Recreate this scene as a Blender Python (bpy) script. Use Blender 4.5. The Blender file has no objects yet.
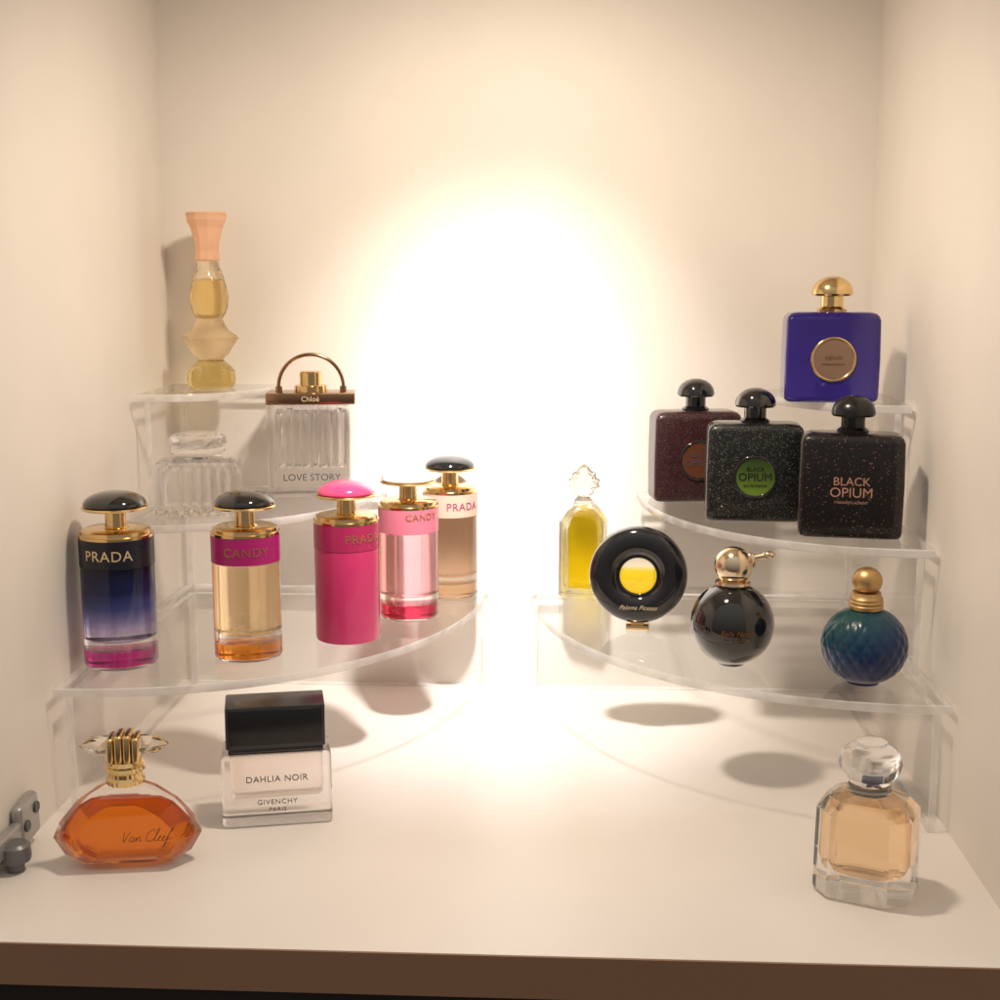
import bpy, bmesh, math, random
from mathutils import Vector, Matrix
S=0.01
pi=math.pi; cos=math.cos; sin=math.sin
scene=bpy.context.scene
COL=scene.collection
scene.view_settings.view_transform='Standard'
# ---------------------------------------------------------------- camera
cam=bpy.data.cameras.new("camera"); co=bpy.data.objects.new("camera",cam)
COL.objects.link(co); scene.camera=co
cam.sensor_width=36; cam.lens=48.6; cam.clip_start=0.01; cam.clip_end=50
co.location=(19*S,-65*S,20.3*S)
co.rotation_euler=(pi/2-math.radians(9.55),0,math.radians(3.0))
# ---------------------------------------------------------------- materials
def new_mat(name):
    m=bpy.data.materials.new(name); m.use_nodes=True
    nt=m.node_tree; nt.nodes.clear()
    out=nt.nodes.new("ShaderNodeOutputMaterial")
    return m,nt,out
def pbsdf(nt,col,rough=.4,metal=0,trans=0,ior=1.45,coat=0,spec=.5):
    b=nt.nodes.new("ShaderNodeBsdfPrincipled")
    b.inputs["Base Color"].default_value=(*col,1)
    b.inputs["Roughness"].default_value=rough
    b.inputs["Metallic"].default_value=metal
    b.inputs["Transmission Weight"].default_value=trans
    b.inputs["IOR"].default_value=ior
    b.inputs["Coat Weight"].default_value=coat
    b.inputs["Coat Roughness"].default_value=.03
    b.inputs["Specular IOR Level"].default_value=spec
    return b
def plain(name,col,rough=.4,metal=0,trans=0,ior=1.45,coat=0,noise=0,nscale=300,bump=0):
    m,nt,out=new_mat(name)
    b=pbsdf(nt,col,rough,metal,trans,ior,coat)
    nt.links.new(b.outputs[0],out.inputs[0])
    if noise or bump:
        tc=nt.nodes.new("ShaderNodeTexCoord")
        n=nt.nodes.new("ShaderNodeTexNoise"); n.inputs["Scale"].default_value=nscale; n.inputs["Detail"].default_value=4
        nt.links.new(tc.outputs["Object"],n.inputs["Vector"])
        if noise:
            mr=nt.nodes.new("ShaderNodeMapRange"); mr.inputs[3].default_value=max(0.01,rough-noise); mr.inputs[4].default_value=rough+noise
            nt.links.new(n.outputs[0],mr.inputs[0]); nt.links.new(mr.outputs[0],b.inputs["Roughness"])
        if bump:
            bp=nt.nodes.new("ShaderNodeBump"); bp.inputs["Strength"].default_value=bump; bp.inputs["Distance"].default_value=.0003
            nt.links.new(n.outputs[0],bp.inputs["Height"]); nt.links.new(bp.outputs[0],b.inputs["Normal"])
    return m
def melamine(name,col,rough,scale=60):
    m,nt,out=new_mat(name)
    b=pbsdf(nt,col,rough,spec=.4)
    tc=nt.nodes.new("ShaderNodeTexCoord")
    n=nt.nodes.new("ShaderNodeTexNoise"); n.inputs["Scale"].default_value=12; n.inputs["Detail"].default_value=5
    n2=nt.nodes.new("ShaderNodeTexNoise"); n2.inputs["Scale"].default_value=900; n2.inputs["Detail"].default_value=2
    nt.links.new(tc.outputs["Object"],n.inputs["Vector"]); nt.links.new(tc.outputs["Object"],n2.inputs["Vector"])
    r=nt.nodes.new("ShaderNodeValToRGB")
    r.color_ramp.elements[0].color=(*[c*.95 for c in col],1); r.color_ramp.elements[1].color=(*col,1)
    r.color_ramp.elements[0].position=.35; r.color_ramp.elements[1].position=.65
    nt.links.new(n.outputs[0],r.inputs[0]); nt.links.new(r.outputs[0],b.inputs["Base Color"])
    mr=nt.nodes.new("ShaderNodeMapRange"); mr.inputs[3].default_value=rough-.08; mr.inputs[4].default_value=rough+.1
    nt.links.new(n.outputs[0],mr.inputs[0]); nt.links.new(mr.outputs[0],b.inputs["Roughness"])
    bp=nt.nodes.new("ShaderNodeBump"); bp.inputs["Strength"].default_value=.15; bp.inputs["Distance"].default_value=.0002
    nt.links.new(n2.outputs[0],bp.inputs["Height"]); nt.links.new(bp.outputs[0],b.inputs["Normal"])
    nt.links.new(b.outputs[0],out.inputs[0]); return m
def acrylic_face():
    m,nt,out=new_mat("acrylic_face")
    lw=nt.nodes.new("ShaderNodeLayerWeight"); lw.inputs[0].default_value=.5
    p=nt.nodes.new("ShaderNodeMath"); p.operation='POWER'; p.inputs[1].default_value=5
    mu=nt.nodes.new("ShaderNodeMath"); mu.operation='MULTIPLY_ADD'; mu.inputs[1].default_value=.75; mu.inputs[2].default_value=.045
    nt.links.new(lw.outputs["Facing"],p.inputs[0]); nt.links.new(p.outputs[0],mu.inputs[0])
    t=nt.nodes.new("ShaderNodeBsdfTransparent"); t.inputs[0].default_value=(.995,.995,.995,1)
    g=nt.nodes.new("ShaderNodeBsdfGlossy"); g.inputs["Roughness"].default_value=.01
    mx=nt.nodes.new("ShaderNodeMixShader")
    nt.links.new(mu.outputs[0],mx.inputs[0]); nt.links.new(t.outputs[0],mx.inputs[1]); nt.links.new(g.outputs[0],mx.inputs[2])
    nt.links.new(mx.outputs[0],out.inputs[0]); return m
def acrylic_edge():
    m,nt,out=new_mat("acrylic_edge")
    t=nt.nodes.new("ShaderNodeBsdfTransparent"); t.inputs[0].default_value=(.97,.97,.96,1)
    b=pbsdf(nt,(.97,.965,.96),.06,coat=1)
    tr=nt.nodes.new("ShaderNodeBsdfTranslucent"); tr.inputs[0].default_value=(.99,.985,.98,1)
    m2=nt.nodes.new("ShaderNodeMixShader"); m2.inputs[0].default_value=.5
    nt.links.new(b.outputs[0],m2.inputs[1]); nt.links.new(tr.outputs[0],m2.inputs[2])
    mx=nt.nodes.new("ShaderNodeMixShader")
    tc=nt.nodes.new("ShaderNodeTexCoord"); n=nt.nodes.new("ShaderNodeTexNoise"); n.inputs["Scale"].default_value=45
    nt.links.new(tc.outputs["Object"],n.inputs["Vector"])
    mr=nt.nodes.new("ShaderNodeMapRange"); mr.inputs[1].default_value=.35; mr.inputs[2].default_value=.65; mr.inputs[3].default_value=.35; mr.inputs[4].default_value=1
    nt.links.new(n.outputs[0],mr.inputs[0]); nt.links.new(mr.outputs[0],mx.inputs[0])
    nt.links.new(t.outputs[0],mx.inputs[1]); nt.links.new(m2.outputs[0],mx.inputs[2])
    nt.links.new(mx.outputs[0],out.inputs[0]); return m
def glass(name,col=(1,1,1),ior=1.45,rough=.0,clear=.12):
    m,nt,out=new_mat(name)
    b=pbsdf(nt,col,rough,trans=1,ior=ior)
    t=nt.nodes.new("ShaderNodeBsdfTransparent"); t.inputs[0].default_value=(*col,1)
    mx=nt.nodes.new("ShaderNodeMixShader"); mx.inputs[0].default_value=clear
    nt.links.new(b.outputs[0],mx.inputs[1]); nt.links.new(t.outputs[0],mx.inputs[2])
    nt.links.new(mx.outputs[0],out.inputs[0]); return m
def zramp(name,stops,rough=.05,trans_stops=None,ior=1.3,metal=0,coat=0,clear=.0):
    m,nt,out=new_mat(name)
    b=pbsdf(nt,(1,1,1),rough,metal,trans=0,ior=ior,coat=coat)
    tc=nt.nodes.new("ShaderNodeTexCoord"); sp=nt.nodes.new("ShaderNodeSeparateXYZ")
    nt.links.new(tc.outputs["Object"],sp.inputs[0])
    zs=[s[0] for s in stops]; z0,z1=min(zs),max(zs)
    mr=nt.nodes.new("ShaderNodeMapRange"); mr.inputs[1].default_value=z0*S; mr.inputs[2].default_value=z1*S
    nt.links.new(sp.outputs[2],mr.inputs[0])
    def ramp(st,vec):
        r=nt.nodes.new("ShaderNodeValToRGB"); e=r.color_ramp.elements
        while len(e)<len(st): e.new(.5)
        for i,(z,c) in enumerate(st):
            e[i].position=(z-z0)/(z1-z0); e[i].color=(*c,1) if vec else (c,c,c,1)
        nt.links.new(mr.outputs[0],r.inputs[0]); return r
    r=ramp(stops,True); nt.links.new(r.outputs[0],b.inputs["Base Color"])
    if trans_stops:
        r2=ramp(trans_stops,False); nt.links.new(r2.outputs[0],b.inputs["Transmission Weight"])
    nt.links.new(b.outputs[0],out.inputs[0]); return m
def glitter(name,base,fleck,fleck2,dens=.1,scale=1600,rough=.35,coat=.6):
    m,nt,out=new_mat(name)
    b=pbsdf(nt,base,rough,coat=coat,spec=.3)
    tc=nt.nodes.new("ShaderNodeTexCoord")
    v=nt.nodes.new("ShaderNodeTexVoronoi"); v.inputs["Scale"].default_value=scale
    nt.links.new(tc.outputs["Object"],v.inputs["Vector"])
    sp=nt.nodes.new("ShaderNodeSeparateColor"); nt.links.new(v.outputs["Color"],sp.inputs[0])
    gt=nt.nodes.new("ShaderNodeMath"); gt.operation='LESS_THAN'; gt.inputs[1].default_value=dens
    nt.links.new(sp.outputs[0],gt.inputs[0])
    mx=nt.nodes.new("ShaderNodeMix"); mx.data_type='RGBA'
    mx.inputs[6].default_value=(*base,1)
    pw=nt.nodes.new("ShaderNodeMath"); pw.operation='POWER'; pw.inputs[1].default_value=6
    nt.links.new(sp.outputs[1],pw.inputs[0])
    fm=nt.nodes.new("ShaderNodeMix"); fm.data_type='RGBA'; fm.inputs[6].default_value=(*fleck,1); fm.inputs[7].default_value=(*fleck2,1)
    nt.links.new(pw.outputs[0],fm.inputs[0])
    nt.links.new(gt.outputs[0],mx.inputs[0]); nt.links.new(fm.outputs[2],mx.inputs[7])
    nt.links.new(mx.outputs[2],b.inputs["Base Color"])
    n=nt.nodes.new("ShaderNodeBump"); n.inputs["Strength"].default_value=.2; n.inputs["Distance"].default_value=.0001
    nt.links.new(sp.outputs[2],n.inputs["Height"]); nt.links.new(n.outputs[0],b.inputs["Normal"])
    nt.links.new(b.outputs[0],out.inputs[0]); return m
M_wall=melamine("white_melamine_wall",(.81,.765,.70),.5)
M_floor=melamine("white_melamine_shelf",(.82,.775,.725),.34)
M_edge=melamine("brown_board_edge",(.30,.17,.10),.45)
M_dark=plain("painted_shade",(.012,.009,.008),.6,noise=.1)  # near-black colour standing in for the shade under the shelf board
M_af=acrylic_face(); M_ae=acrylic_edge()
M_glass=glass("clear_glass",clear=.12)
M_glassc=glass("very_clear_glass",(1,1,.995),1.5,clear=.2)
M_gold=plain("polished_gold",(.78,.56,.27),.16,1,noise=.06)
M_champ=plain("champagne_gold",(.78,.63,.45),.14,1,noise=.05)
M_goldm=plain("matte_gold",(.55,.36,.16),.42,1,noise=.08,bump=.3)
M_goldd=plain("bronze_gold",(.42,.25,.13),.25,1,noise=.06)
M_bronze=plain("shiny_bronze",(.36,.21,.12),.2,1,noise=.05)
M_black=plain("black_gloss",(.006,.006,.007),.08,coat=1,noise=.03)
M_blackm=plain("black_satin",(.008,.008,.009),.25)
M_pinkc=plain("hot_pink_gloss",(.80,.06,.20),.15,coat=1,noise=.04)
M_pinkb=plain("raspberry_lacquer",(.60,.035,.15),.35,coat=.4,noise=.08)
M_pinkd=plain("raspberry_dark",(.42,.02,.10),.35,coat=.3,noise=.08)
M_whitec=plain("white_gloss",(.80,.78,.76),.15,coat=1,noise=.04)
M_mag=plain("magenta_band",(.45,.015,.18),.35,noise=.08)
M_lpink=plain("light_pink_band",(.68,.20,.28),.4,noise=.08)
M_beige=plain("nude_band",(.62,.40,.30),.4,noise=.08)
M_navyb=plain("navy_band",(.012,.012,.022),.3,noise=.08)
M_purtxt=plain("purple_print",(.30,.05,.12),.4,noise=.05)
M_darktxt=plain("dark_print",(.06,.055,.07),.4,noise=.05)
M_amtxt=plain("brown_print",(.10,.045,.02),.4,noise=.05)
M_lighttxt=plain("pale_gold_print",(.80,.62,.38),.35,.4,noise=.05)
M_rosetxt=plain("rose_print",(.50,.27,.20),.4,.2,noise=.05)
M_cant=plain("antique_gold_print",(.45,.20,.09),.35,.5,noise=.05)
M_grey=plain("hinge_grey",(.42,.41,.395),.38,.6,noise=.1,nscale=500)
M_greyd=plain("hinge_dark",(.10,.10,.105),.45,.3,noise=.1)
# ---------------------------------------------------------------- geometry
def lathe(prof,seg=56,mod=None):
    vs=[];fs=[];rings=[]
    for r,z in prof:
        if r<1e-6: rings.append([len(vs)]); vs.append((0,0,z))
        else:
            base=len(vs)
            for i in range(seg):
                a=2*pi*i/seg; rr=r*(mod(a,z) if mod else 1)
                vs.append((rr*cos(a),rr*sin(a),z))
            rings.append(list(range(base,base+seg)))
    for A,B in zip(rings,rings[1:]):
        if len(A)==1 and len(B)==1: continue
        for i in range(seg):
            j=(i+1)%seg
            if len(A)==1: fs.append((A[0],B[j],B[i]))
            elif len(B)==1: fs.append((A[i],A[j],B[0]))
            else: fs.append((A[i],A[j],B[j],B[i]))
    if len(rings[0])>1: fs.append(tuple(reversed(rings[0])))
    if len(rings[-1])>1: fs.append(tuple(rings[-1]))
    return vs,fs
def rings_mesh(rings,cap0=True,cap1=True):
    vs=[];fs=[];n=len(rings[0])
    for r in rings: vs+=r
    for k in range(len(rings)-1):
        for i in range(n):
            j=(i+1)%n; a=k*n
            fs.append((a+i,a+j,a+n+j,a+n+i))
    if cap0: fs.append(tuple(reversed(range(n))))
    if cap1: fs.append(tuple(range((len(rings)-1)*n,len(rings)*n)))
    return vs,fs
def spow(c,e): return math.copysign(abs(c)**e,c)
def loft(secs,n=64,fy=None):
    R=[]
    for z,hx,hy,ex in secs:
        R.append([(hx*spow(cos(2*pi*i/n),2/ex),hy*spow(sin(2*pi*i/n),2/ex),z) for i in range(n)])
    return rings_mesh(R)
def octo(secs):
    R=[]
    for z,hx,hy,c in secs:
        R.append([(hx,-hy+c,z),(hx,hy-c,z),(hx-c,hy,z),(-hx+c,hy,z),(-hx,hy-c,z),(-hx,-hy+c,z),(-hx+c,-hy,z),(hx-c,-hy,z)])
    return rings_mesh(R)
def slab(outline,ysecs,cx=0,cz=0):
    R=[]
    for y,s in ysecs:
        R.append([(cx+(x-cx)*s,y,cz+(z-cz)*s) for x,z in outline])
    return rings_mesh(R)
def rbox(hx,hy,hz,bev=.1,seg=3,c=(0,0,0)):
    bm=bmesh.new(); bmesh.ops.create_cube(bm,size=2)
    for v in bm.verts: v.co=Vector((v.co.x*hx,v.co.y*hy,v.co.z*hz))
    if bev>0: bmesh.ops.bevel(bm,geom=bm.edges[:],offset=bev,segments=seg,profile=.5,affect='EDGES')
    bm.verts.index_update()
    vs=[(v.co.x+c[0],v.co.y+c[1],v.co.z+c[2]) for v in bm.verts]; fs=[tuple(v.index for v in f.verts) for f in bm.faces]
    bm.free(); return vs,fs
def box(a,b):
    return rbox((b[0]-a[0])/2,(b[1]-a[1])/2,(b[2]-a[2])/2,0,1,((a[0]+b[0])/2,(a[1]+b[1])/2,(a[2]+b[2])/2))
def sweep(path,r,n=14):
    R=[];up=None
    for i,p in enumerate(path):
        p=Vector(p); a=Vector(path[max(0,i-1)]); b=Vector(path[min(len(path)-1,i+1)]); t=(b-a).normalized()
        s=Vector((0,1,0)) if abs(t.y)<.9 else Vector((1,0,0))
        u=t.cross(s).normalized(); w=t.cross(u).normalized()
        rr=r[i] if isinstance(r,list) else r
        R.append([tuple(p+u*rr*cos(2*pi*k/n)+w*rr*sin(2*pi*k/n)) for k in range(n)])
    return rings_mesh(R)
def torus(R,r,ry=None,n=56,m=16,e=1):
    ry=ry or r; vs=[];fs=[]
    for i in range(n):
        a=2*pi*i/n
        for k in range(m):
            b=2*pi*k/m; q=R+r*spow(cos(b),e); vs.append((q*cos(a),ry*spow(sin(b),e),q*sin(a)))
    for i in range(n):
        for k in range(m):
            fs.append((i*m+k,i*m+(k+1)%m,((i+1)%n)*m+(k+1)%m,((i+1)%n)*m+k))
    return vs,fs
def xf(g,loc=(0,0,0),rot=(0,0,0),sc=(1,1,1)):
    m=Matrix.Translation(loc)@Matrix.Rotation(rot[2],4,'Z')@Matrix.Rotation(rot[1],4,'Y')@Matrix.Rotation(rot[0],4,'X')@Matrix.Diagonal((*sc,1))
    return [tuple(m@Vector(v)) for v in g[0]],g[1]
def sphere(r,c=(0,0,0),sx=1,sy=1,sz=1,n=24,seg=48):
    return xf(lathe([(r*sin(pi*i/n),-r*cos(pi*i/n)) for i in range(n+1)],seg),c,(0,0,0),(sx,sy,sz))
def part(name,geos,mat,parent,angle=35,flat=False,label=None,mats=None,matfn=None,dropfn=None,recalc=True):
    vs=[];fs=[]
    if isinstance(geos,tuple): geos=[geos]
    for v,f in geos:
        o=len(vs); vs+=[(x*S,y*S,z*S) for x,y,z in v]; fs+=[tuple(i+o for i in q) for q in f]
    me=bpy.data.meshes.new(name); me.from_pydata(vs,[],fs)
    bm=bmesh.new(); bm.from_mesh(me)
    bmesh.ops.recalc_face_normals(bm,faces=bm.faces[:])
    if dropfn: bmesh.ops.delete(bm,geom=[f for f in bm.faces if dropfn(f.normal)],context='FACES')
    bm.to_mesh(me); bm.free()
    for mm in (mats or [mat]): me.materials.append(mm)
    if matfn:
        for p in me.polygons: p.material_index=matfn(p)
    if not flat:
        me.shade_smooth(); me.set_sharp_from_angle(angle=math.radians(angle))
    ob=bpy.data.objects.new(name,me); COL.objects.link(ob)
    if parent is not None: ob.parent=parent
    if label: ob["label"]=label
    return ob
def thing(name,loc,label,cat,rz=0,group=None):
    e=bpy.data.objects.new(name,None); COL.objects.link(e); e.empty_display_size=.01
    e.location=[c*S for c in loc]; e.rotation_euler=(0,0,math.radians(rz))
    e["label"]=label; e["category"]=cat
    if group: e["group"]=group
    return e
def text(body,size,mat,parent,loc=(0,0,0),bend=None,ext=.012,shear=0,name="lettering",xs=1,space=1,bold=.0):
    cu=bpy.data.curves.new("t",'FONT'); cu.body=body; cu.size=size*S; cu.align_x='CENTER'; cu.align_y='CENTER'
    cu.extrude=ext*S; cu.shear=shear; cu.space_character=space; cu.resolution_u=4; cu.offset=size*S*bold
    o=bpy.data.objects.new("t",cu); COL.objects.link(o)
    dg=bpy.context.evaluated_depsgraph_get(); dg.update()
    me=bpy.data.meshes.new_from_object(o.evaluated_get(dg)); bpy.data.objects.remove(o)
    for v in me.vertices:
        x,y,z=v.co; x*=xs
        if bend:
            R=bend*S; a=x/R; v.co=((R+z)*sin(a)+loc[0]*S,-(R+z)*cos(a)+loc[1]*S,y+loc[2]*S)
        else:
            v.co=(x+loc[0]*S,-z+loc[1]*S,y+loc[2]*S)
    me.materials.clear(); me.materials.append(mat); me.name=name
    ob=bpy.data.objects.new(name,me); COL.objects.link(ob); ob.parent=parent; return ob
def script_line(strokes,mat,parent,loc,w=.018,k=1.0,name="signature"):
    geos=[]
    for st in strokes:
        P=[Vector((x+z*.35,0,z)) for x,z in st]; Q=[]
        P=[P[0]]+P+[P[-1]]
        for i in range(1,len(P)-2):
            for t in range(5):
                t/=5; a,b,c,d=P[i-1],P[i],P[i+1],P[i+2]
                Q.append(.5*((2*b)+(c-a)*t+(2*a-5*b+4*c-d)*t*t+(3*b-a-3*c+d)*t**3))
        Q.append(P[-2])
        geos.append(sweep([(q.x*k+loc[0],loc[1],q.z*k+loc[2]) for q in Q],w,6))
    return part(name,geos,mat,parent,angle=60)

# ---------------------------------------------------------------- cabinet
XL=-.5; XR=33; H=38; YF=-27.2
cab=thing("display_cabinet",(0,0,0),"cream white open display cabinet lit by one small spotlight","cabinet")
part("back_panel",box((XL-1.5,0,-1.4),(XR+1.5,1,H+1)),M_wall,cab,flat=True)
part("side_panel",box((XL-1.5,YF+.3,0),(XL,0,H)),M_wall,cab,flat=True)
part("side_panel",box((XR,YF+.3,0),(XR+1.5,0,H)),M_wall,cab,flat=True)
part("top_panel",box((XL-1.5,YF+.3,H),(XR+1.5,0,H+1)),M_wall,cab,flat=True)
part("shelf_board",box((XL-1.5,YF+.06,-1.35),(XR+1.5,0,0)),M_floor,cab,flat=True)
part("front_edge_band",box((XL-1.5,YF,-1.38),(XR+1.5,YF+.06,-.02)),M_edge,cab,flat=True,label="brown edge strip along the front of the shelf board")
part("shade_filler",box((XL-1.5,YF+.4,-30),(XR+1.5,YF+2,-1.45)),M_dark,cab,flat=True)  # added dark box, keeps the area below the board dark
part("lamp_housing",[xf(lathe([(0,1.5),(2.6,1.5),(2.8,1.2),(2.8,0),(2.3,0),(2.0,.9),(0,.9)],48),(16.5,-20,H-1.5))],M_grey,cab)
# hinge
part("hinge_arm",[rbox(.18,1.9,.38,.12,3,(XL+.22,-22.1,.95)),xf(rbox(.22,.8,.80,.18,3),(XL+.24,-20.4,1.10),(.1,0,0)),
    rbox(.34,.8,.12,.08,3,(XL+.36,-21.8,.55))],M_grey,cab)
def screw(y,z): return xf(lathe([(0,0),(.19,0),(.22,.03),(.19,.07),(0,.04)],24),(XL+.47,y,z),(0,pi/2,0))
part("hinge_screw",[screw(-20.0,1.42)],M_greyd,cab)
part("hinge_screw",[screw(-20.85,1.05)],M_greyd,cab)
part("hinge_knuckle",[xf(lathe([(0,0),(.28,0),(.3,.1),(.3,.3),(.5,.36),(.55,.5),(.52,.9),(.4,1.0),(0,1.0)],28),(XL+.57,-22.2,.02))],plain("hinge_knob_grey",(.16,.16,.165),.4,.3,noise=.1),cab)

# ---------------------------------------------------------------- stands
def tier(cx,cy,sgn,rx,ry,z0,z1):
    pts=[(cx,cy)]
    for t in range(0,61):
        a=t/60*pi/2; x=rx*cos(a)**.92 if t<60 else 0; y=ry*sin(a)**.92
        pts.append((cx+sgn*x,cy-y))
    if sgn<0: pts=pts[::-1]
    b=.04
    c=(cx+sgn*rx*.4,cy-ry*.4)
    def ring(z,s): return [(c[0]+(x-c[0])*s,c[1]+(y-c[1])*s,z) for x,y in pts]
    return rings_mesh([ring(z0,1-b/rx),ring(z0+b,1),ring(z1-b,1),ring(z1,1-b/rx)])
def edgefn(ax): return lambda p: 0 if abs(p.normal[ax])>.9 else 1
def stand(sgn,cx,tiers,label):
    e=thing("acrylic_display_stand",(cx,-.15,0),label,"display stand",group="clear acrylic corner stands")
    zb=0
    for (oy,rx,ry,z) in tiers:
        part("curved_shelf",tier(0,-oy,sgn,rx,ry,z-.34,z),None,e,angle=30,mats=[M_af,M_ae],matfn=edgefn(2),dropfn=lambda n:n.z<-.9)
        x0,x1=sorted((sgn*.3,sgn*.58))
        part("side_support",rbox(.14,(ry-.7)/2,(z-.36-zb)/2,.03,1,((x0+x1)/2,-oy-.3-(ry-.7)/2,(z-.36+zb)/2)),None,e,mats=[M_af,M_ae],matfn=edgefn(0),dropfn=lambda n:n.x*sgn<-.9)
        x0,x1=sorted((sgn*.62,sgn*(rx-.25)))
        part("rear_support",rbox((x1-x0)/2,.14,(z-.36-zb)/2,.03,1,((x0+x1)/2,-oy-.3,(z-.36+zb)/2)),None,e,mats=[M_af,M_ae],matfn=edgefn(1),dropfn=lambda n:n.y>.9)
        zb=z+.01
    return e
stand(1,-.2,[(0,15.2,17.3,5),(0,10.3,11,10),(.2,5.2,6.2,15)],"clear acrylic three-tier quarter-round stand holding pink and blue perfume miniatures")
stand(-1,32.8,[(0,15.6,17.6,5),(.8,10.6,13.4,10),(2.0,5.6,7.6,15)],"clear acrylic three-tier quarter-round stand holding black and purple perfume miniatures")

# ---------------------------------------------------------------- cylindrical bottles
GC="cylindrical perfume miniatures with domed caps"
def dome(r,z0,h,flat=1):
    prof=[(0,z0),(r*.96,z0),(r,z0+.06)]
    for i in range(1,13):
        a=i/12*pi/2; prof.append((r*cos(a)**.9 if i<12 else 0,z0+.06+(h-.06)*sin(a)**1.1))
    return lathe(prof)
def cyl_bottle(loc,label,cap,band,bandtxt,txtmat,glassm,inner,basem,R=1.36,k=1.0,opaque=None,txtsize=.5,rz=0,tz=4.46):
    e=thing("perfume_bottle",loc,label,"perfume bottle",rz=rz,group=GC)
    e.scale=(k,k,k)
    if opaque:
        part("glass_body",lathe([(0,0),(R-.12,0),(R-.03,.05),(R,.15),(R,3.95),(0,3.95)]),opaque,e)
    else:
        part("glass_body",lathe([(0,0),(R-.14,0),(R-.04,.05),(R,.16),(R,3.95),(0,3.95)]),glassm,e)
        r=R-.16
        part("liquid",lathe([(0,1.02),(r-.35,1.05),(r-.12,1.14),(r,1.36),(r,3.9),(0,3.9)]),inner,e)
        part("tinted_base",lathe([(0,.12),(R-.2,.12),(R-.1,.2),(R-.08,.5),(R-.14,.72),(0,.78)]),basem,e)
    part("label_band",lathe([(0,3.96),(R+.015,3.96),(R+.015,5.03),(0,5.03)]),band,e)
    part("gold_collar",[lathe([(0,5.04),(R+.02,5.04),(R+.02,5.14),(R-.06,5.16),(R-.08,5.30),(R-.2,5.35),(.5,5.36),(.46,5.40),(0,5.40)]),
                        lathe([(0,5.40),(.40,5.40),(.38,6.1),(0,6.1)])],M_gold,e)
    part("gold_plate",lathe([(0,6.04),(1.0,6.05),(1.22,6.10),(1.26,6.16),(1.22,6.20),(0,6.20)]),M_gold,e)
    part("domed_cap",dome(1.2,6.21,.58),cap,e)
    if bandtxt: text(bandtxt,txtsize,txtmat,e,(0,0,tz),bend=R+.02,space=1.1)
    return e
amber_in=glass("amber_liquid",(1.0,.82,.56),1.06,clear=.3)
orange_base=glass("orange_base",(.95,.38,.06),1.15)
pink_in=glass("pink_liquid",(1.0,.64,.70),1.06,clear=.3)
red_base=glass("crimson_base",(.85,.06,.16),1.15)
peach_in=glass("peach_liquid",(1.0,.86,.73),1.04,clear=.5)
peach_base=glass("peach_base",(.95,.74,.54),1.15)
navy_in=zramp("navy_gradient",[(1.0,(.80,.74,.95)),(1.7,(.42,.40,.80)),(2.4,(.09,.12,.40)),(3.0,(.02,.03,.14)),(3.9,(.008,.01,.05))],.06,
              [(1.0,1.0),(1.5,.85),(2.1,.35),(2.7,.0),(3.9,.0)],ior=1.1)
plum_base=glass("plum_base",(.62,.06,.35),1.15)
cyl_bottle((1.25,-13.9,5.01),"midnight blue perfume miniature fading to purple, black domed cap",M_black,M_navyb,"PRADA",M_lighttxt,M_glass,navy_in,plum_base,k=1.02,R=1.4,rz=4,txtsize=.56)
cyl_bottle((6.05,-12.6,5.01),"amber perfume miniature with magenta band and black domed cap",M_black,M_mag,"CANDY",M_cant,M_glass,amber_in,orange_base,rz=14,txtsize=.50)
cyl_bottle((9.65,-9.75,5.01),"opaque raspberry pink perfume miniature with hot pink domed cap",M_pinkc,M_pinkd,"PRADA",M_cant,None,None,None,opaque=M_pinkb,rz=42,txtsize=.5)
cyl_bottle((11.8,-5.9,5.01),"clear pink perfume miniature with crimson base and white domed cap",M_whitec,M_lpink,"CANDY",M_cant,M_glass,pink_in,red_base,R=1.33,rz=34,txtsize=.42,tz=4.7)
cyl_bottle((13.3,-1.75,5.01),"peach perfume miniature with nude band and black domed cap",M_black,M_beige,"PRADA",M_purtxt,M_glass,peach_in,peach_base,R=1.3,rz=34,txtsize=.5)

# ---------------------------------------------------------------- square glitter bottles
GO="square flask perfume miniatures with mushroom caps"
def flask(loc,label,body,capm,ringm,discm,lines,txtm,rz=0,h=4.1,w=2.0,zc=1.92,rr=.82,collar=None):
    e=thing("perfume_bottle",loc,label,"perfume bottle",rz=rz,group=GO)
    hy=.95
    part("flask_body",loft([(0,w-.20,hy-.18,10),(.04,w-.10,hy-.08,10),(.12,w-.03,hy-.02,10),(.26,w,hy,10),(h*.5,w+.02,hy,10),(h-.34,w-.01,hy,10),(h-.17,w-.07,hy-.04,9),(h-.06,w-.17,hy-.12,8),(h,w-.36,hy-.25,7)],96),body,e,angle=50)
    cm=collar or capm
    part("neck_collar",lathe([(0,h-.02),(.60,h-.02),(.62,h+.10),(.54,h+.16),(.46,h+.22),(.46,h+.68),(0,h+.68)]),cm,e)
    part("domed_cap",lathe([(0,h+.62),(.5,h+.62),(.80,h+.66),(.85,h+.74),(.84,h+.88),(.77,h+1.08),(.64,h+1.24),(.45,h+1.37),(.2,h+1.45),(0,h+1.46)]),capm,e)
    if discm:
        part("round_window",xf(lathe([(0,0),(rr,0),(rr,.04),(0,.04)],64),(0,-hy-.005,zc),(pi/2,0,0)),discm,e)
        part("window_ring",xf(torus(rr+.03,.06,.06),(0,-hy-.03,zc)),ringm,e)
    for t,sz,dz in lines: text(t,sz,txtm,e,(0,-hy-(.055 if discm else .012),zc+dz),ext=.01)
    return e
gl_brown=glitter("plum_glitter",(.016,.006,.007),(.04,.012,.014),(.26,.11,.10),.35,5000)
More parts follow.
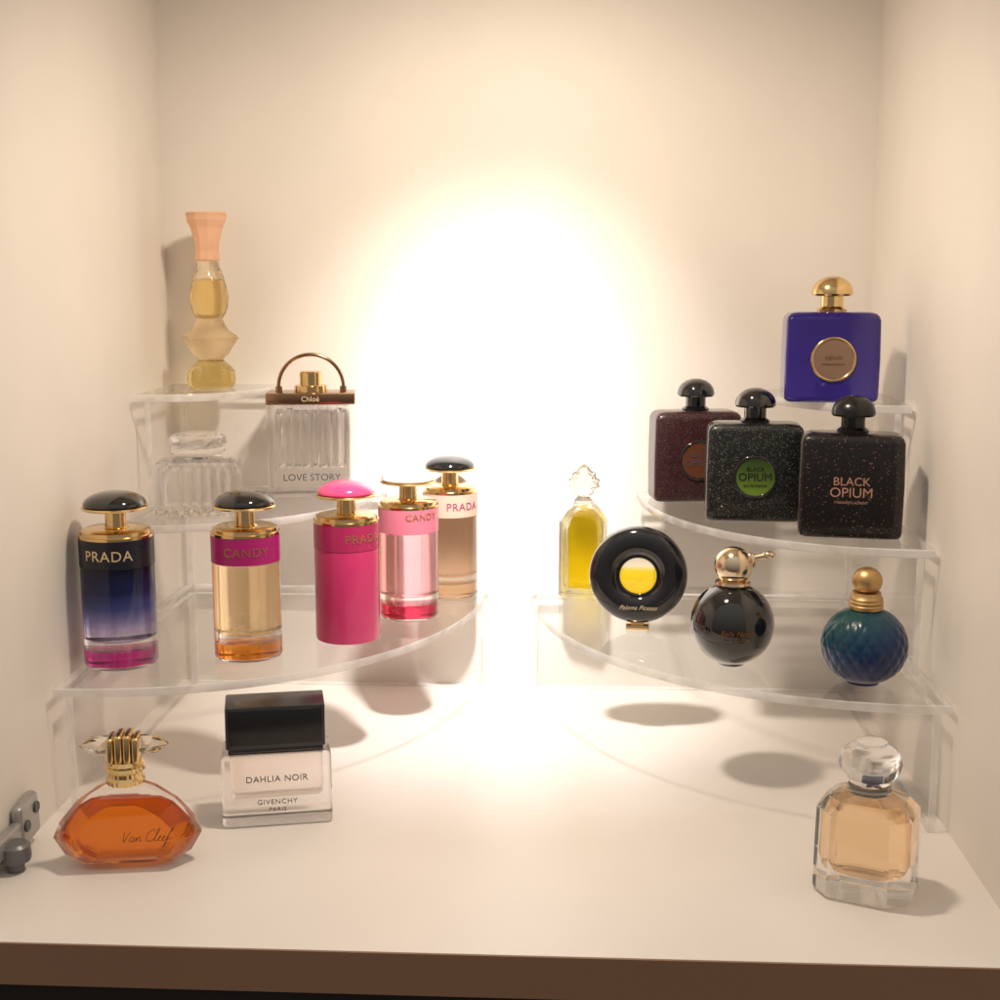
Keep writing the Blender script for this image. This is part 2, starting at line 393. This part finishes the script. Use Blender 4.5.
gl_black=glitter("black_glitter",(.004,.004,.0045),(.012,.015,.013),(.36,.38,.30),.2,5200)
gl_fine=glitter("fine_black_glitter",(.005,.004,.004),(.025,.012,.010),(.7,.35,.22),.05,4200,rough=.3)
cobalt=zramp("violet_blue_glass",[(0,(.07,.05,.42)),(1.8,(.045,.02,.30)),(3.7,(.02,.008,.17))],.08,[(0,.5),(1.8,.4),(3.7,.3)],ior=1.35,coat=.7)
d_cop=plain("copper_disc",(.20,.07,.035),.35,.6,noise=.1,bump=.2)
d_green=zramp("green_disc",[(1.1,(.16,.26,.025)),(1.9,(.07,.13,.015)),(2.8,(.02,.04,.01))],.2,coat=.6)
d_bronze=plain("bronze_disc",(.34,.22,.15),.42,.6,noise=.1,bump=.3)
flask((24.7,-3.1,10.01),"dark plum glitter perfume flask with copper round window",gl_brown,M_black,M_black,d_cop,[("BLACK",.26,.25),("OPIUM",.44,-.12)],M_darktxt,rz=8)
flask((26.75,-8.0,10.01),"black glitter perfume flask with green round window",gl_black,M_black,M_black,d_green,[("BLACK",.24,.32),("OPIUM",.46,-.02),("EAU DE PARFUM",.13,-.38)],M_black,rz=-3)
flask((30.1,-11.5,10.01),"black perfume flask with fine sparkle and rose lettering",gl_fine,M_blackm,M_blackm,None,[("BLACK",.46,.34),("OPIUM",.54,-.10),("YVESSAINTLAURENT",.14,-.48)],M_rosetxt,rz=-9)
flask((29.8,-7.75,15.01),"deep violet blue perfume flask with gold cap and ring",cobalt,M_gold,M_gold,d_bronze,[("opium",.28,.1),("YVESSAINTLAURENT",.10,-.2)],M_goldd,rz=-2,h=3.7,w=1.93,zc=1.78,rr=.84)

# ---------------------------------------------------------------- ribbed clear bottle with handle
e=thing("perfume_bottle",(6.9,-2.55,10.01),"clear ribbed rectangular perfume bottle with bronze arch handle","perfume bottle",rz=8)
def ribring(z,hx,hy,amp,nr=8):
    pts=[];n=nr*8
    for i in range(n+1):
        t=i/n; x=-hx+2*hx*t; pts.append((x,-hy-amp*abs(sin(nr*pi*t)),z))
    for i in range(n+1):
        t=i/n; x=hx-2*hx*t; pts.append((x,hy+amp*abs(sin(nr*pi*t)),z))
    return pts
part("glass_body",rings_mesh([ribring(0,1.92,.95,0),ribring(.06,2.0,1.02,0),ribring(4.2,2.05,1.05,0),ribring(4.3,2.0,1.0,0)]),M_glassc,e,angle=30)
part("ribbed_core",rings_mesh([ribring(1.3,1.5,.4,.02),ribring(1.4,1.6,.5,.22),ribring(3.85,1.66,.5,.22),ribring(4.0,1.58,.45,.02)]),glass("core_liquid",(1,.985,.97),1.33,clear=.2),e,angle=50)
part("metal_collar",[rbox(2.04,1.04,.26,.05,2,(0,0,4.57))],M_bronze,e)
part("spray_nozzle",[lathe([(0,4.84),(.78,4.84),(.78,5.12),(.7,5.15),(.52,5.16),(.52,5.72),(.46,5.78),(0,5.78)])],M_gold,e)
arch=[(1.5*cos(a),0,5.05+1.5*sin(a)) for a in [math.radians(-8+i*196/40) for i in range(41)]]
part("arch_handle",[sweep(arch,.085),xf(lathe([(0,0),(.16,0),(.16,.25),(0,.25)],20),(1.49,0,4.83)),xf(lathe([(0,0),(.16,0),(.16,.25),(0,.25)],20),(-1.49,0,4.83))],M_bronze,e)
text("LOVE STORY",.46,M_darktxt,e,(0,-1.07,.92),ext=.004)
text("Chloé",.34,M_lighttxt,e,(0,-1.06,4.56))

# ---------------------------------------------------------------- small clear bottle
e=thing("perfume_bottle",(2.95,-8.0,10.01),"small squat clear glass perfume bottle with cut glass cap","perfume bottle",rz=10)
def flute(z,hx,hy,amp): return ribring(z,hx,hy,amp,9)
part("glass_body",rings_mesh([flute(0,1.68,.85,0),flute(.08,1.78,.92,.03),flute(2.1,1.80,.92,.08),flute(2.3,1.72,.85,.05),flute(2.4,1.45,.6,0)]),M_glassc,e,angle=40)
part("liquid",octo([(.45,1.35,.55,.2),(1.9,1.38,.55,.2),(2.05,1.25,.45,.2)]),glass("faint_pink_liquid",(1,.985,.975),1.3,clear=.2),e,flat=True)
part("neck_collar",lathe([(0,2.41),(.62,2.41),(.62,2.55),(0,2.55)]),plain("silver",(.7,.68,.66),.2,1,noise=.05),e)
part("glass_stopper",lathe([(0,2.62),(.95,2.62),(1.2,2.72),(1.08,2.9),(1.25,3.1),(1.2,3.35),(.95,3.5),(.5,3.56),(0,3.57)],12),M_glassc,e,flat=True)
part("ribbon_band",[rbox(1.0,.78,.05,.03,1,(0,0,2.58))],plain("cream_ribbon",(.75,.70,.66),.6,noise=.1),e)

# ---------------------------------------------------------------- tall sculptural bottle
e=thing("perfume_bottle",(2.15,-2.3,15.01),"tall sculpted glass perfume bottle with frosted peach stopper","perfume bottle")
M_frostp=glass("frosted_peach",(1.0,.86,.64),1.25,.4,.15)
M_amberg=glass("amber_glow_glass",(1.0,.93,.76),1.45,.0,.15)
def rib(a,z): return 1+.06*abs(cos(6*a+z*2.6))*abs(cos(6*a-z*2.6))
part("glass_base",lathe([(0,0),(.95,0),(1.08,.08),(1.14,.35),(1.1,.75),(.92,1.0),(.62,1.22),(0,1.22)],14),glass("golden_base",(1,.86,.42),1.4,clear=.15),e,flat=True)
part("frosted_waist",lathe([(0,1.22),(.6,1.22),(.60,1.36),(.85,1.55),(.98,1.8),(1.22,2.15),(1.32,2.32),(1.12,2.46),(.85,2.66),(.68,2.95),(.58,3.2),(0,3.2)]),M_frostp,e,angle=25)
part("crystal_bulb",lathe([(0,3.2),(.58,3.2),(.74,3.4),(.84,3.75),(.86,4.2),(.80,4.7),(.70,5.1),(.58,5.4),(.5,5.6),(.5,5.82),(0,5.82)],112,rib),M_amberg,e,angle=60)
part("amber_liquid_core",lathe([(0,3.4),(.5,3.45),(.62,3.8),(.62,4.3),(.5,4.9),(0,5.0)],32),glass("amber_core",(1,.85,.50),1.25,clear=.2),e)
part("frosted_stopper",lathe([(0,5.83),(.55,5.83),(.6,5.9),(.56,6.3),(.62,6.8),(.76,7.35),(.93,7.7),(.97,8.0),(.9,8.05),(0,8.0)],10),plain("peach_frosted_resin",(.98,.66,.45),.45,trans=.5,ior=1.3,noise=.05),e,flat=True)

# ---------------------------------------------------------------- yellow faceted bottle
e=thing("perfume_bottle",(19.65,-1.45,5.01),"faceted glass perfume bottle with yellow liquid and leaf stopper","perfume bottle",rz=-10)
part("glass_body",octo([(0,1.0,.85,.35),(.08,1.08,.93,.42),(3.6,1.08,.93,.42),(4.15,.7,.6,.28),(4.35,.42,.42,.17),(4.5,.45,.45,.18)]),glass("bottle_glass",(.98,.98,.93),1.45,clear=.25),e,flat=True)
part("liquid",octo([(.45,.62,.55,.22),(3.3,.66,.56,.22),(3.85,.42,.38,.16)]),glass("yellow_liquid",(1,.84,.02),1.12,clear=.3),e,flat=True)
hl=[(.30,4.82),(.52,4.95),(.50,5.12),(.78,5.28),(.72,5.45),(.80,5.62),(.60,5.75),(.58,5.95),(.34,6.05),(.22,6.25)]
leaf=hl+[(0.02,6.36)]+[(-x*.95,z-.03) for x,z in hl[::-1]]
part("leaf_stopper",[slab(leaf,[(-.34,.45),(-.2,.85),(0,1.0),(.2,.85),(.34,.45)],0,5.45),lathe([(0,4.5),(.42,4.5),(.45,4.62),(.25,4.82),(0,4.85)],24)],glass("frosted_leaf_glass",(.84,.81,.73),1.5,.2,0),e,flat=True)

# ---------------------------------------------------------------- black disc bottle
e=thing("perfume_bottle",(22.0,-7.5,5.01),"round black disc perfume bottle with yellow centre on gold foot","perfume bottle",rz=-4)
zc=2.38
part("disc_body",xf(torus(1.48,.65,.55,72,32,.72),(0,0,zc)),M_black,e,angle=80)
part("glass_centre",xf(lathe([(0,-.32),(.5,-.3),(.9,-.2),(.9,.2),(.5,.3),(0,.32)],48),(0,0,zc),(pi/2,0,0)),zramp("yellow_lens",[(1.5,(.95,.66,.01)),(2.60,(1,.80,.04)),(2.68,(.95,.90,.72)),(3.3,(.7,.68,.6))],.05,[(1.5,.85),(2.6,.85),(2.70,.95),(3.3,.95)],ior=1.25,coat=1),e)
part("centre_rim",xf(torus(.84,.05,.05),(0,-.3,zc)),M_black,e)
part("gold_foot",[rbox(.5,.45,.1,.04,2,(0,0,.1)),rbox(.3,.32,.12,.04,2,(0,0,.26))],M_gold,e)
text("Paloma Picasso",.28,M_lighttxt,e,(0,-.575,zc-1.36),shear=.5,bold=-.012,xs=.95)

# ---------------------------------------------------------------- black ball bottle
e=thing("perfume_bottle",(25.45,-12.8,5.01),"glossy black ball perfume bottle with polished gold ball cap","perfume bottle",rz=0)
ballp=[(0,0.0),(.5,.0)]+[(1.64*cos(a),1.66+1.66*sin(a)) for a in [math.radians(-70+i*7.5) for i in range(20)]]+[(.55,3.24),(0,3.26)]
part("ball_body",lathe(ballp,72),M_black,e)
part("gold_collar",lathe([(0,3.2),(.66,3.2),(.72,3.26),(.70,3.36),(.5,3.4),(0,3.4)]),M_champ,e)
part("ball_cap",sphere(.76,(0,0,3.98)),M_champ,e)
part("gold_lever",[sweep([(.45,-.1,4.25),(.8,-.15,4.32),(1.2,-.2,4.42)],[.16,.14,.13]),sphere(.2,(1.32,-.22,4.46),1.3,1,.8,12,20),sphere(.22,(.62,-.12,4.18),1.2,1,1.6,12,20)],M_champ,e)
text("Bella Notte",.28,plain("amber_print",(.22,.09,.035),.4,.2,noise=.05),e,(0,0,1.62),bend=1.66,shear=.35,bold=-.004)
text("EAU DE TOILETTE",.12,M_goldd,e,(0,0,1.36),bend=1.63)

# ---------------------------------------------------------------- teal scaled ball bottle
e=thing("perfume_bottle",(30.15,-15.0,5.01),"teal blue scaled ball perfume bottle with matte gold cap","perfume bottle",rz=0)
def scl(a,z):
    env=max(0,sin(min(1,max(0,z/2.9))*pi))**.5
    return 1+env*.035*(abs(sin(10*a+z*4.2))*abs(sin(10*a-z*4.2)))**.6
tp=[(0,0),(.6,0)]+[(1.56*cos(a)**.85,1.45+1.45*sin(a)) for a in [math.radians(-72+i*2) for i in range(74)]]+[(.5,2.88),(0,2.9)]
m,nt,out=new_mat("teal_glass")
b=pbsdf(nt,(.02,.2,.2),.30,0,coat=.25,spec=.35)
tc=nt.nodes.new("ShaderNodeTexCoord"); sp=nt.nodes.new("ShaderNodeSeparateXYZ"); nt.links.new(tc.outputs["Object"],sp.inputs[0])
ad=nt.nodes.new("ShaderNodeMath"); ad.operation='MULTIPLY_ADD'; ad.inputs[1].default_value=-.45; nt.links.new(sp.outputs[0],ad.inputs[0]); nt.links.new(sp.outputs[2],ad.inputs[2])
mr=nt.nodes.new("ShaderNodeMapRange"); mr.inputs[1].default_value=0; mr.inputs[2].default_value=.032; nt.links.new(ad.outputs[0],mr.inputs[0])
r=nt.nodes.new("ShaderNodeValToRGB"); r.color_ramp.elements[0].color=(.006,.014,.08,1); r.color_ramp.elements[1].color=(.005,.06,.055,1)
q=r.color_ramp.elements.new(.5); q.color=(.005,.03,.10,1)
nt.links.new(mr.outputs[0],r.inputs[0]); nt.links.new(r.outputs[0],b.inputs["Base Color"]); nt.links.new(b.outputs[0],out.inputs[0])
part("scaled_body",lathe(tp,240,scl),m,e,angle=60)
part("ribbed_collar",[lathe([(0,2.86),(.62,2.86),(.64,3.0),(.60,3.06),(.64,3.12),(.60,3.2),(.62,3.28),(.56,3.34),(.52,3.5),(0,3.5)])],M_goldm,e)
part("ball_cap",sphere(.56,(0,0,3.92),1,1,.95),M_goldm,e)

# ---------------------------------------------------------------- amber fan bottle
e=thing("perfume_bottle",(3.75,-21.3,.01),"amber faceted fan-shaped perfume bottle with gold neck and crystal bar","perfume bottle",rz=9)
half=[(1.45,0),(2.15,.42),(2.52,1.05),(2.30,1.58),(1.72,2.28),(1.0,2.78),(.6,2.94)]
fan=half+[(-x,z) for x,z in half[::-1]]
part("glass_body",slab(fan,[(-.88,.70),(-.12,1.0),(.12,1.0),(.88,.70)],0,1.15),M_glass,e,flat=True)
for_s=[(x*.88,.2+z*.82) if z<2.5 else (x*1.1,2.28) for x,z in fan]
part("liquid",slab(for_s,[(-.64,.74),(-.1,1),(.1,1),(.64,.74)],0,1.15),glass("cognac_liquid",(.84,.27,.025),1.22,clear=.2),e,flat=True)
def rb(a,z): return 1+.05*abs(cos(9*a))
part("gold_neck",[lathe([(0,2.95),(.62,2.95),(.64,3.1),(.56,3.2),(.56,3.34),(.66,3.42),(.58,3.54),(.66,3.64),(.56,3.76),(0,3.76)],72,rb),
   xf(rbox(.13,.5,.48,.1,3),(-.42,0,4.15)),xf(rbox(.14,.52,.52,.1,3),(-.14,0,4.2)),xf(rbox(.14,.52,.52,.1,3),(.15,0,4.2)),xf(rbox(.13,.5,.48,.1,3),(.43,0,4.15))],M_gold,e)
bar=[(-1.5,4.27),(-1.1,3.97),(-.6,3.95),(.6,3.95),(1.1,3.97),(1.5,4.27),(1.1,4.58),(.6,4.6),(-.6,4.6),(-1.1,4.58)]
part("crystal_bar",slab(bar,[(-.34,.6),(-.08,1),(.08,1),(.34,.6)],0,4.27),glass("crystal",(.98,.94,.86),1.5,clear=.05),e,flat=True)
sig=[[(0,.5),(.08,.1),(.12,0),(.25,.4),(.3,.5)],
 [(.5,.2),(.4,.24),(.34,.1),(.42,0),(.52,.1),(.54,.22),(.52,.02),(.6,.02),(.66,.2),(.68,.02),(.7,.16),(.8,.22),(.82,.02),(.92,.06)],
 [(1.4,.46),(1.3,.56),(1.12,.4),(1.1,.12),(1.24,0),(1.42,.08),(1.55,.4),(1.58,.6),(1.5,.5),(1.5,.04),(1.62,.04),(1.7,.14),(1.76,.22),(1.68,.2),(1.68,.03),(1.82,.04),(1.9,.16),(1.94,.23),(1.86,.18),(1.88,.02),(2.0,.06),(2.12,.4),(2.2,.6),(2.12,.5),(2.04,-.2),(1.98,-.3),(2.08,.04),(2.3,.14)]]
script_line(sig,M_amtxt,e,(-.1,-.895,1.1),.011,.74)

# ---------------------------------------------------------------- black cap rectangular bottle
e=thing("perfume_bottle",(8.05,-17.0,.01),"clear rectangular perfume bottle with black block cap and pale pink liquid","perfume bottle",rz=13)
part("glass_body",rbox(2.02,1.0,1.38,.16,4,(0,0,1.39)),M_glass,e)
part("liquid",rbox(1.68,.68,.78,.2,3,(0,0,1.80)),glass("blush_liquid",(1,.945,.92),1.12,clear=.4),e)
part("glass_shoulder",rbox(1.75,.8,.12,.06,2,(0,0,2.86)),M_black,e)
part("block_cap",[rbox(1.82,.9,.80,.06,2,(0,0,3.79))],plain("charcoal_lacquer",(.025,.025,.028),.3,coat=.3),e)
part("cap_face",[rbox(1.70,.03,.66,.02,2,(0,-.90,3.80))],M_blackm,e)
text("DAHLIA NOIR",.34,M_darktxt,e,(0,-1.03,1.85),space=1.08)
text("GIVENCHY",.27,M_darktxt,e,(0,-1.03,.96),space=1.15)
text("PARIS",.22,M_darktxt,e,(0,-1.03,.66),space=1.2)

# ---------------------------------------------------------------- peach octagonal bottle
e=thing("perfume_bottle",(28.95,-22.1,.01),"octagonal clear glass perfume bottle with peach liquid and round stopper","perfume bottle",rz=-24)
part("glass_body",octo([(0,1.42,1.2,.55),(.12,1.58,1.36,.6),(2.9,1.55,1.33,.6),(3.3,1.2,1.05,.5),(3.45,.7,.7,.29)]),glass("thick_glass",clear=.05),e,flat=True)
part("liquid",loft([(.75,.7,.6,2.4),(.8,.98,.8,2.6),(1.05,1.12,.92,3),(2.5,1.1,.9,3),(2.72,1.0,.8,2.6),(2.78,.8,.65,2.4)],64),glass("apricot_liquid",(1.0,.80,.57),1.12,clear=.25),e)
part("glass_neck",lathe([(0,3.45),(.68,3.45),(.72,3.55),(.68,3.68),(.5,3.72),(0,3.72)]),M_glass,e)
part("round_stopper",[lathe([(0,3.73),(.62,3.73),(.68,3.8),(.6,3.88),(.80,3.98),(.95,4.16),(1.02,4.42),(.99,4.66),(.87,4.86),(.66,4.99),(.5,5.04),(.5,5.16),(.3,5.26),(0,5.28)],48)],glass("stopper_glass",clear=.03),e,angle=25)

# ---------------------------------------------------------------- light
def spot(name,E,loc,target,size,blend,col,rad=.5):
    l=bpy.data.lights.new(name,'SPOT'); l.energy=E; l.color=col; l.spot_size=math.radians(size); l.spot_blend=blend; l.shadow_soft_size=rad*S
    o=bpy.data.objects.new(name,l); COL.objects.link(o); o.location=[c*S for c in loc]
    d=Vector(target)-Vector(loc); o.rotation_euler=d.to_track_quat('-Z','Y').to_euler(); return o
LP=(16.5,-20,36.0)
spot("spot_beam",7.0,LP,(15.2,0,13.0),31,1,(.84,.90,1),1.0)
spot("spot_halo",4.6,LP,(15.5,0,8),56,1,(1,.92,.84),1.2)
spot("spot_floor",2.6,LP,(15.8,-5,0),44,1,(.90,.93,1),1.2)
spot("spot_spill",2.7,LP,(16.2,-7,5),160,1,(1,.84,.68),1.4)
w=bpy.data.worlds.new("World"); scene.world=w; w.use_nodes=True
nt=w.node_tree; bg=nt.nodes["Background"]
tc=nt.nodes.new("ShaderNodeTexCoord"); sp=nt.nodes.new("ShaderNodeSeparateXYZ"); nt.links.new(tc.outputs["Generated"],sp.inputs[0])
mr=nt.nodes.new("ShaderNodeMapRange"); mr.inputs[1].default_value=-.4; mr.inputs[2].default_value=.8; nt.links.new(sp.outputs[2],mr.inputs[0])
r=nt.nodes.new("ShaderNodeValToRGB"); r.color_ramp.elements[0].color=(.14,.11,.09,1); r.color_ramp.elements[1].color=(1,.92,.84,1)
nt.links.new(mr.outputs[0],r.inputs[0]); nt.links.new(r.outputs[0],bg.inputs[0]); bg.inputs[1].default_value=.62
